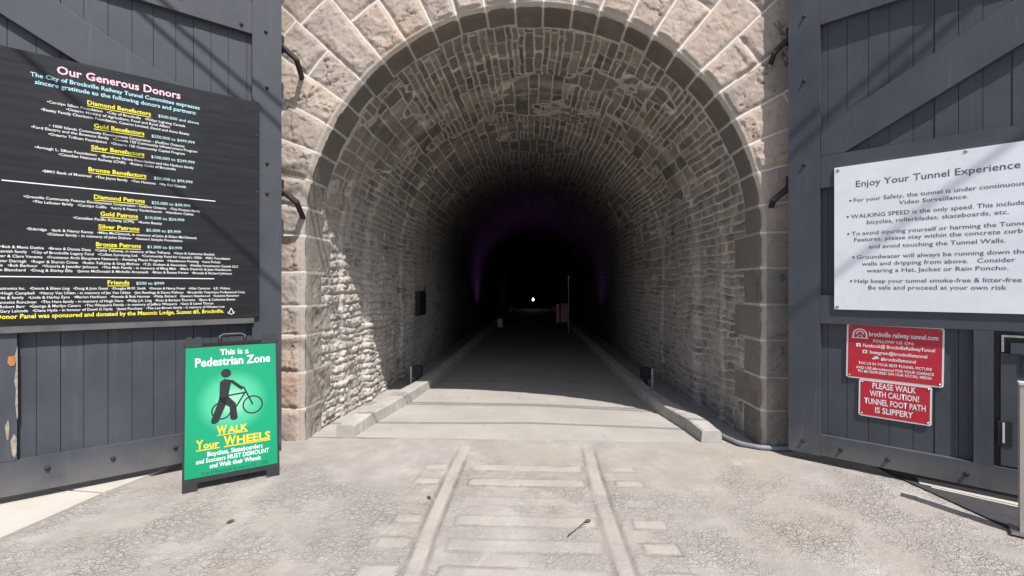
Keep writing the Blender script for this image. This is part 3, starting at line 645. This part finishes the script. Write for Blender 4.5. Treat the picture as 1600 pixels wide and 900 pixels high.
RULES=[
('Enjoy Your Tunnel Experience', 0.48, 1.381, 2.347, 0.075, 'k'),
('For your Safety, the tunnel is under continuo', 0.466, 1.361, 2.216, 0.05, 'k'),
('Video Surveillance.', 0.747, 1.128, 2.163, 0.05, 'k'),
('WALKING SPEED is the only speed. This includ', 0.448, 1.376, 2.085, 0.05, 'k'),
('bicycles, rollerblades, skateboards, etc.', 0.55, 1.326, 2.029, 0.05, 'k'),
('To avoid injuring yourself or harming the Tun', 0.452, 1.356, 1.944, 0.05, 'k'),
('Features, please stay within the concrete cur', 0.469, 1.371, 1.893, 0.05, 'k'),
('and avoid touching the Tunnel Walls.', 0.563, 1.311, 1.832, 0.05, 'k'),
('Groundwater will always be running down t', 0.485, 1.366, 1.751, 0.05, 'k'),
('walls and dripping from above.   Consider', 0.519, 1.356, 1.696, 0.05, 'k'),
('wearing a Hat, Jacket or Rain Poncho.', 0.55, 1.324, 1.641, 0.05, 'k'),
('Help keep your tunnel smoke-free & litter-fre', 0.471, 1.366, 1.557, 0.05, 'k'),
('Be safe and proceed at your own risk', 0.56, 1.316, 1.504, 0.05, 'k'),
]
RED=[
('brockville railway tunnel.com', 0.556, 0.966, 1.127, 0.05, 'w'),
('FOLLOW US ON:', 0.583, 0.831, 1.071, 0.03, 'w'),
('Facebook@ BrockvilleRailwayTunnel', 0.519, 0.949, 1.031, 0.035, 'w'),
('Instagram@brockvilletunnel', 0.563, 0.906, 0.98, 0.035, 'w'),
('#brockvilletunnel', 0.633, 0.842, 0.933, 0.035, 'w'),
('TAG US IN YOUR BEST TUNNEL PICTURE', 0.49, 0.933, 0.886, 0.028, 'w'),
('AND USE #brocktunnel FOR YOUR CHANCE', 0.475, 0.946, 0.849, 0.028, 'w'),
('TO BE FEATURED ON OUR SOCIAL MEDIA', 0.487, 0.935, 0.819, 0.028, 'w'),
('PLEASE WALK', 0.579, 0.842, 0.712, 0.062, 'w'),
('WITH CAUTION!', 0.563, 0.86, 0.648, 0.062, 'w'),
('TUNNEL FOOT PATH', 0.529, 0.899, 0.583, 0.062, 'w'),
('IS SLIPPERY', 0.599, 0.828, 0.518, 0.062, 'w'),
]
# donor board
D0 = Vector((-1.129, 0, 1.243))
donor = thing('donor_board', 'large black board of donor names in white and yellow lettering on the left gate', 'sign', on_gate(HL, AL, D0.x, -.002, D0.z), AL)
bm = bmesh.new(); box(bm, -.945, .945, -.026, -.001, 0, 1.895); obj('panel', bm, M['black'], donor, bevel=.002)
bm = bmesh.new(); box(bm, -.90, .905, -.0015, .0, -.03, -.002); box(bm, -.90, .905, -.022, -.001, -.05, -.0015); obj('support_batten', bm, M['wood'], donor)
names = {'p': 'title_lettering', 'b': 'subtitle_lettering', 'y': 'heading_lettering', 'a': 'amount_lettering', 'w': 'name_lettering'}
for c in 'pbyaw':
    text_mesh([(t, a-D0.x, b-D0.x, z-D0.z, h*{'p':.88,'b':.80,'y':.82,'a':.80,'w':.74}[c]) for t, a, b, z, h, cc in DONOR if cc == c], names[c], M['t_'+c], donor, -.0275, {'p':.02,'b':.016,'y':.02,'a':0,'w':.006}[c])
bm = bmesh.new()
def line(bm, x0, x1, z, w, y=-.0275): 
    bm.faces.new([bm.verts.new((x0, y, z-w/2)), bm.verts.new((x1, y, z-w/2)), bm.verts.new((x1, y, z+w/2)), bm.verts.new((x0, y, z+w/2))])
line(bm, -1.727-D0.x, -.512-D0.x, 2.229-D0.z, .007); line(bm, -1.733-D0.x, -.52-D0.x, 1.578-D0.z, .007); obj('dividing_rule', bm, M['t_w'], donor)
bm = bmesh.new()
for t, a, b, z, h, cc in DONOR:
    if cc == 'y' and not t.startswith('This'): line(bm, a-D0.x, b-D0.x, z-D0.z-.026, .005)
obj('heading_underline', bm, M['t_y'], donor)
ex, ez = -.398-D0.x, 1.30-D0.z; bm = bmesh.new()
def stroke(bm, p, q, w, y):
    p = Vector((p[0], 0, p[1])); q = Vector((q[0], 0, q[1])); d = (q-p).normalized(); n = Vector((-d.z, 0, d.x))*w/2
    bm.faces.new([bm.verts.new(Vector((0, y, 0)) + k) for k in (p-n, q-n, q+n, p+n)])
for p, q in [((0,.03),(-.02,-.02)), ((0,.03),(.02,-.02)), ((-.026,-.004),(0,-.026)), ((0,-.026),(.026,-.004))]: stroke(bm, (ex+p[0], ez+p[1]), (ex+q[0], ez+q[1]), .005, -.0275)
obj('compasses_emblem', bm, M['t_w'], donor)
for x, z in ((.925, 1.60), (.925, .02), (.925, 1.1), (-.925, 1.6), (-.925, .3), (0, 1.87)): screw(donor, x, z, -.026, 'iron')

# white rules sign
W0 = Vector((.985, 0, 1.322))
rules = thing('rules_sign', 'white sheet sign of tunnel rules in grey lettering screwed to the right gate', 'sign', on_gate(HR, AR, W0.x, -.001, W0.z), AR)
bm = bmesh.new(); box(bm, -.65, .65, -.012, 0, 0, 1.181); obj('panel', bm, M['white'], rules, bevel=.0015)
tail = {'continuo': 'us', 'includ': 'es', 'Tun': 'nel', 'cur': 'b', 'down t': 'he', 'Consider': '', 'litter-fre': 'e'}
its = []
for t, a, b, z, h, cc in RULES:
    for e, tl in tail.items():
        if t.endswith(e) and tl: b += (b-a)/len(t)*len(tl); t += tl; break
    its.append((t, a-W0.x, b-W0.x, z-W0.z, h*(.62 if h < .06 else .66)))
text_mesh(its[:1], 'title_lettering', M['t_k'], rules, -.0132, .004); text_mesh(its[1:], 'rule_lettering', M['t_k'], rules, -.0132, .004)
bm = bmesh.new()
for t, a, b, z, h, cc in RULES:
    if t.split()[0] in ('For', 'WALKING', 'To', 'Groundwater', 'Help'):
        c = Vector((a-W0.x-.022, -.0132, z-W0.z)); bm.faces.new([bm.verts.new(c + Vector((.008*math.cos(k*math.pi/4), 0, .008*math.sin(k*math.pi/4)))) for k in range(8)])
obj('bullet_mark', bm, M['t_k'], rules)
for x, z in ((-.625, 1.155), (.13, 1.165), (-.63, .02), (.625, 1.155), (.63, .02)): screw(rules, x, z, -.012, 'steel', .013)

# two red signs
def rounded(w, h, r, n=5):
    pts = []
    for cx, cz, a0 in ((w/2-r, r, -90), (w/2-r, h-r, 0), (-w/2+r, h-r, 90), (-w/2+r, r, 180)):
        for k in range(n+1):
            a = math.radians(a0 + 90*k/n); pts.append((cx+r*math.cos(a), cz+r*math.sin(a)))
    return pts
def red_sign(label, x0, x1, z0, z1, items, tilt):
    cx = (x0+x1)/2; w, h = x1-x0, z1-z0
    g = thing('red_sign', label, 'sign', on_gate(HR, AR, cx, .044, z0), AR, 'red notices on the right gate'); g.rotation_euler = (0, tilt, AR)
    bm = bmesh.new(); prism_xz(bm, rounded(w, h, .018), -.008, 0); obj('white_border', bm, M['rim'], g)
    bm = bmesh.new(); prism_xz(bm, [(x, z+.011) for x, z in rounded(w-.022, h-.022, .012)], -.0095, -.0081); obj('red_face', bm, M['red'], g)
    text_mesh([(t, a-cx, b-cx, z-z0, hh*.72) for t, a, b, z, hh, c in items], 'lettering', M['t_w'], g, -.0103, .016)
    for x in (-w/2+.022, w/2-.022):
        for z in (.022, h-.022): screw(g, x, z, -.0095, 'steel', .006)
    return g, cx
RZ = math.radians(0.8)
s1, c1 = red_sign('wide red sign with arch logo and social media lines, upper of the two red signs', .410, 1.0, .756, 1.205, RED[:8], RZ)
s2, c2 = red_sign('small red sign warning of a slippery foot path, lower of the two red signs', .492, .934, .455, .7545, RED[8:], RZ)
bm = bmesh.new(); lx, lz = .497-c1, 1.088-.756
for r, w in ((.043, .010), (.024, .008)):
    for k in range(12): 
        a, b = math.pi*k/12, math.pi*(k+1)/12; stroke(bm, (lx+r*math.cos(a), lz+.03+r*math.sin(a)), (lx+r*math.cos(b), lz+.03+r*math.sin(b)), w, -.0103)
for sx in (-1, 1): stroke(bm, (lx+sx*.043, lz+.03), (lx+sx*.043, lz), .010, -.0103); stroke(bm, (lx+sx*.005, lz+.028), (lx+sx*.02, lz), .005, -.0103)
stroke(bm, (lx-.055, lz), (lx+.055, lz), .006, -.0103); obj('arch_logo', bm, M['t_w'], s1)
bm = bmesh.new(); fx, fz = .489-c1, 1.031-.756; line(bm, fx-.014, fx+.014, fz, .028, -.0103); obj('social_icon', bm, M['t_w'], s1)
text_mesh([('f', fx-.004, fx+.008, fz-.002, .022)], 'icon_letter', M['red'], s1, -.0108, .02)
bm = bmesh.new(); fx, fz = .531-c1, .98-.756; line(bm, fx-.014, fx+.014, fz, .026, -.0103); obj('social_icon', bm, M['t_w'], s1)
bm = bmesh.new(); bm.faces.new([bm.verts.new((fx+.008*math.cos(k*math.pi/5), -.0108, fz+.008*math.sin(k*math.pi/5))) for k in range(10)]); obj('icon_lens', bm, M['red'], s1)
bm = bmesh.new(); fx, fz = .6-c1, .932-.756; stroke(bm, (fx-.02, fz-.004), (fx+.02, fz+.006), .012, -.0103); stroke(bm, (fx-.01, fz+.012), (fx+.012, fz+.016), .007, -.0103); obj('hand_icon', bm, M['t_w'], s1)

# folding A-frame sign
AF = math.atan2(.362, .512)
af = thing('sandwich_board', 'folding black A-frame sign with bright green walk your wheels panel on the apron', 'sign board', (-2.286, -1.00, .006), AF)
lean = math.radians(10)
LM = Matrix.Rotation(-lean, 4, 'X')
def fbox(bm, x0, x1, y0, y1, z0, z1): box(bm, x0, x1, y0, y1, z0, z1, LM)
bm = bmesh.new()
fbox(bm, -.318, .318, 0, .03, .055, 1.055)
for sx in (-1, 1):
    a, b = sorted((sx*.318, sx*.225)); fbox(bm, a, b, .001, .029, -.002, .0545)
    a, b = sorted((sx*.312, sx*.20)); fbox(bm, a, b, -.004, .034, 1.0555, 1.12)
    a, b = sorted((sx*.30, sx*.265)); fbox(bm, a, b, .004, .04, 1.1205, 1.134); a, b = sorted((sx*.245, sx*.21)); fbox(bm, a, b, .004, .04, 1.1205, 1.134)
front = obj('front_leaf', bm, M['plastic'], af, bevel=.004)
bm = bmesh.new(); hp = [(-.08,1.05),(-.085,1.13),(-.06,1.142),(.06,1.142),(.085,1.13),(.08,1.05)]
tube(bm, [LM @ Vector((x, .015, z)) for x, z in hp], .014, 8); obj('carry_handle', bm, M['plastic'], af, smooth=True)
bm = bmesh.new(); RM = Matrix.Translation((0, .46, 0)) @ Matrix.Rotation(math.radians(13), 4, 'X')
def rbox(x0, x1, z0, z1): box(bm, x0, x1, -.03, 0, z0, z1, RM)
rbox(-.318, .318, .9, 1.10); rbox(-.318, -.23, -.002, .899); rbox(.23, .318, -.002, .899); rbox(-.2295, .2295, .07, .13); rbox(-.2295, .2295, .1305, .8995)
obj('rear_leaf', bm, M['plastic'], af, bevel=.004)
face = bpy.data.objects.new('green_face', None)
bm = bmesh.new(); box(bm, -.304, .304, -.0028, -.0004, .092, 1.05); gf = obj('green_face', bm, M['green'], af); gf.rotation_euler = (-lean, 0, 0)
def af_text(items, name, mat, bold, y=-.0036):
    return text_mesh(items, name, M[mat], gf, y, bold)
af_text([('This is a', -.085, .11, 1.005, .042), ('Pedestrian Zone', -.245, .262, .935, .062)], 'zone_lettering', 't_w', .022)
af_text([('W', -.105, -.04, .412, .062), ('ALK', -.035, .10, .406, .05), ('Y', -.235, -.19, .325, .062), ('our', -.19, -.09, .316, .045), ('W', -.06, .02, .325, .066), ('HEELS', .025, .255, .321, .056)], 'wheels_lettering', 't_gold', .03)
bm = bmesh.new(); line(bm, -.235, -.085, .284, .007, -.0036); line(bm, -.06, .255, .284, .007, -.0036); line(bm, -.105, .10, .374, .005, -.0036); obj('lettering_underline', bm, M['t_gold'], gf)
af_text([('Bicyclists, Skateboarders', -.165, .20, .249, .032), ('and Scooters MUST DISMOUNT', -.235, .245, .205, .032), ('and Walk their Wheels', -.15, .185, .161, .032)], 'notice_lettering', 't_w', .014)
af_text([('City of Brockville By-Law # 103 - 1992', -.20, .235, .115, .024)], 'bylaw_lettering', 't_g', .006)
bm = bmesh.new()
def ring(bm, x, z, r, w, y=-.0036, n=28, gap=None):
    for k in range(n):
        a, b = 2*math.pi*k/n, 2*math.pi*(k+1)/n
        if gap and gap[0] < math.degrees(a) < gap[1]: continue
        bm.faces.new([bm.verts.new((x+q*math.cos(t), y, z+q*math.sin(t))) for q, t in ((r-w/2, a), (r+w/2, a), (r+w/2, b), (r-w/2, b))])
ring(bm, .135, .575, .066, .010); ring(bm, -.075, .555, .062, .010)
for p, q, w in [((-.03,.665),(.08,.675),.012), ((.02,.57),(.085,.68),.011), ((.135,.575),(.075,.715),.011), ((.075,.715),(.055,.722),.014)]: stroke(bm, p, q, w, -.0037)
obj('bicycle_pictogram', bm, M['dark'], gf)
bm = bmesh.new()
def blob(pts, y=-.0042): bm.faces.new([bm.verts.new((x, y, z)) for x, z in pts])
blob([(-.045+.034*math.cos(k*math.pi/9), .838+.034*math.sin(k*math.pi/9)) for k in range(18)])
blob([(-.085,.775),(-.055,.795),(-.02,.785),(-.012,.76),(-.03,.66),(-.09,.655)])
blob([(-.09,.6555),(-.03,.66),(-.045,.60),(-.095,.475),(-.115,.462),(-.14,.468),(-.142,.49),(-.105,.60)])
blob([(-.088,.6545),(-.03,.6595),(.02,.60),(.032,.49),(.022,.475),(-.008,.475),(-.018,.49),(-.022,.575),(-.075,.62)])
blob([(-.03,.785),(-.015,.765),(.055,.70),(.068,.705),(.064,.722),(.0,.782)])
obj('walker_pictogram', bm, M['dark'], gf)

# ------------------------------------------------------------------ small things
def floodlight(label, x, y, sx):
    f = thing('floodlight', label, 'floodlight', (x, y, 0), 0, 'small floodlights behind the kerbs')
    bm = bmesh.new(); box(bm, -.07, .07, 0, .10, .13, .30); obj('housing', bm, M['dark'], f, bevel=.008)
    bm = bmesh.new(); box(bm, -.055, .055, .1, .112, .15, .28); obj('lens', bm, M['plastic'], f)
    bm = bmesh.new(); box(bm, sx*.0715 - (.0 if sx > 0 else .025), sx*.0715 + (.025 if sx > 0 else 0), -.01, .012, 0, .29); obj('bracket', bm, M['pale'], f, bevel=.002)
    bm = bmesh.new(); box(bm, -.03, .03, .03, .07, 0, .129); obj('base', bm, M['dark'], f)
floodlight('small black floodlight box behind the kerb at the foot of the left tunnel wall', -1.79, 2.55, -1)
floodlight('small black floodlight box behind the kerb at the foot of the right tunnel wall', 1.70, 2.55, 1)
cb_ = thing('wall_box', 'dark metal box mounted on the left tunnel wall in the shade', 'wall box', (-2.19, 3.98, 1.0))
bm = bmesh.new(); box(bm, 0, .14, -.28, .28, 0, .44); obj('case', bm, M['dark'], cb_, bevel=.01)
bm = bmesh.new(); box(bm, .1405, .152, -.25, .25, .03, .41); obj('door', bm, M['plastic'], cb_, bevel=.003)
bm = bmesh.new(); tube(bm, [(1.86,.6,.03),(1.87,.25,.035),(1.95,.02,.03),(2.1,-.06,.026),(2.30,-.085,.026),(2.42,-.05,.028)], .022, 10)
tag(obj('conduit_pipe', bm, M['pipe'], smooth=True), 'grey conduit pipe curving along the foot of the right jamb', 'pipe')
# pale post at the right edge
pb = thing('pale_post', 'short pale square post in front of the right gate, cut off by the right edge', 'post', (2.99, -1.475, .014), AR)
bm = bmesh.new(); box(bm, -.036, .036, -.036, .036, .013, .90); obj('shaft', bm, M['beige'], pb, bevel=.004)
bm = bmesh.new(); box(bm, -.04, .04, -.04, .04, .9005, .915); obj('cap', bm, M['pale'], pb, bevel=.004)
bm = bmesh.new(); box(bm, -.075, .075, -.075, .075, 0, .0125); obj('base_plate', bm, M['steel'], pb, bevel=.002)
# overhead cables that throw the thin shadows on the gates
def wire(label, H, pts):
    bm = bmesh.new(); tube(bm, pts, .016, 6); tag(obj('overhead_cable', bm, M['cable'], smooth=True), label, 'cable', 'overhead cables in front of the tunnel')
def q2w(q, H): return (q[0] + .32*H, q[1] - .55*H, H)
def spread(qs, H):
    P = [Vector(q2w(q, H)) for q in qs]; a = P[0] + (P[0]-P[1]).normalized()*22; b = P[-1] + (P[-1]-P[-2]).normalized()*22
    return [a] + P + [b]
wire('thin black cable stretched overhead, farthest of three from the tunnel', 6.6, spread([(-4.22,1.10),(-3.3,1.31),(-1.6,1.44),(-.02,1.43),(1.43,1.23),(1.96,1.07)], 6.6))
wire('thin black cable stretched overhead, nearest of three to the tunnel', 6.6, spread([(-4.12,1.22),(-3.32,1.43),(-1.6,1.53),(-.02,1.50),(1.37,1.33),(1.87,1.17)], 6.6))
wire('thin black cable stretched overhead, lowest of three before the tunnel', 6.2, spread([(-4.55,.31),(-3.44,.43),(-2.9,.49),(-1.97,.60),(-.02,.68),(1.52,.55),(2.03,.43),(2.54,.29)], 6.2))
# deep in the tunnel
lamp = thing('tunnel_lamp', 'small white lamp glowing far down the dark tunnel', 'lamp', (0, 27, 0))
bm = bmesh.new(); lathe(bm, [(.09, 0), (.09, .02), (.02, .03), (.02, .62)], 10); obj('post', bm, M['dark'], lamp)
t = NT('lamp_glass'); glow = t.out((.9,.9,.9), .4, emit=(1, .96, .9), estr=9)
bm = bmesh.new(); lathe(bm, [(.03, .625), (.055, .64), (.055, .76), (.04, .80)], 12); obj('globe', bm, glow, lamp, smooth=True)
bm = bmesh.new(); lathe(bm, [(.09, .8005), (.02, .85)], 12); obj('cap', bm, M['dark'], lamp)
pole = thing('slim_pole', 'slim pale pole standing near the right tunnel wall deep inside', 'pole', (1.15, 10.5, 0))
bm = bmesh.new(); lathe(bm, [(.014, .02), (.014, 1.9)], 8); obj('shaft', bm, M['pale'], pole); bm = bmesh.new(); lathe(bm, [(.09, 0), (.09, .015), (.02, .0195)], 10); obj('base', bm, M['dark'], pole)
bn = thing('pink_banner', 'dim pink banner panels beside the slim pole deep in the tunnel', 'banner', (.95, 10.9, 0), math.radians(20))
for x in (-.14, .03, .16):
    bm = bmesh.new(); box(bm, x-.055, x+.055, -.01, .01, .35, .98 + .05*x); obj('panel', bm, M['pink'], bn, bevel=.002)
bm = bmesh.new(); box(bm, -.2, .22, -.02, .02, .30, .3495); box(bm, -.02, .02, -.0195, .0195, 0, .2995); obj('stand', bm, M['dark'], bn)
mk = thing('floodlight', 'dim pale floodlight casting violet light low beside the left kerb deep in the tunnel', 'floodlight', (-1.25, 12.8, 0))
for y_, x_, e_ in ((0, .0, 42), (-3.6, 2.35, 22)):
    ld = bpy.data.lights.new('violet_lamp', 'SPOT'); ld.energy = e_; ld.color = (.55, .16, .85); ld.spot_size = math.radians(130); ld.spot_blend = 1; ld.shadow_soft_size = .1
    lo = bpy.data.objects.new('violet_lamp', ld); COL.objects.link(lo); lo.location = (x_, y_, .45); lo.rotation_euler = (math.radians(180), 0, 0); lo.parent = mk
bm = bmesh.new(); box(bm, -.09, .09, -.06, .06, .02, .34); obj('housing', bm, M['pale'], mk, bevel=.01); bm = bmesh.new(); box(bm, -.1, .1, -.07, .07, 0, .0195); obj('base', bm, M['dark'], mk)
# debris on the apron
bm = bmesh.new(); tube(bm, [(.21,-1.62,.012),(.29,-1.52,.018),(.345,-1.43,.013)], .003, 6, r2=.0015); tube(bm, [(.29,-1.52,.018),(.33,-1.50,.02)], .003, 5, r2=.0015)
tag(obj('twig', bm, M['bark']), 'thin dark twig lying beside the right rail groove on the apron', 'twig')
def leaf(x, y, rz, label):
    bm = bmesh.new(); pts = [(-.028,0,.004),(-.012,.011,.010),(.008,.012,.012),(.028,0,.006),(.008,-.012,.009),(-.012,-.011,.007)]
    R_ = Matrix.Translation((x, y, .006)) @ Matrix.Rotation(rz, 4, 'Z'); top = [bm.verts.new(R_ @ Vector(p)) for p in pts]; bot = [bm.verts.new(R_ @ (Vector(p) - Vector((0,0,.0015)))) for p in pts]
    bm.faces.new(top); bm.faces.new(bot[::-1])
    for i in range(6): bm.faces.new([top[i], bot[i], bot[(i+1) % 6], top[(i+1) % 6]])
    bmesh.ops.recalc_face_normals(bm, faces=bm.faces[:]); tag(obj('dry_leaf', bm, M['leaf']), label, 'leaf', 'dry leaves on the apron')
leaf(.35, -1.44, .5, 'small curled dry leaf touching the twig on the apron')
leaf(-.74, -1.16, 2.2, 'small dry leaf beside the left rail groove, left of the sleepers')
leaf(-1.93, -1.55, 1.0, 'small dry leaf in front of the green A-frame sign')
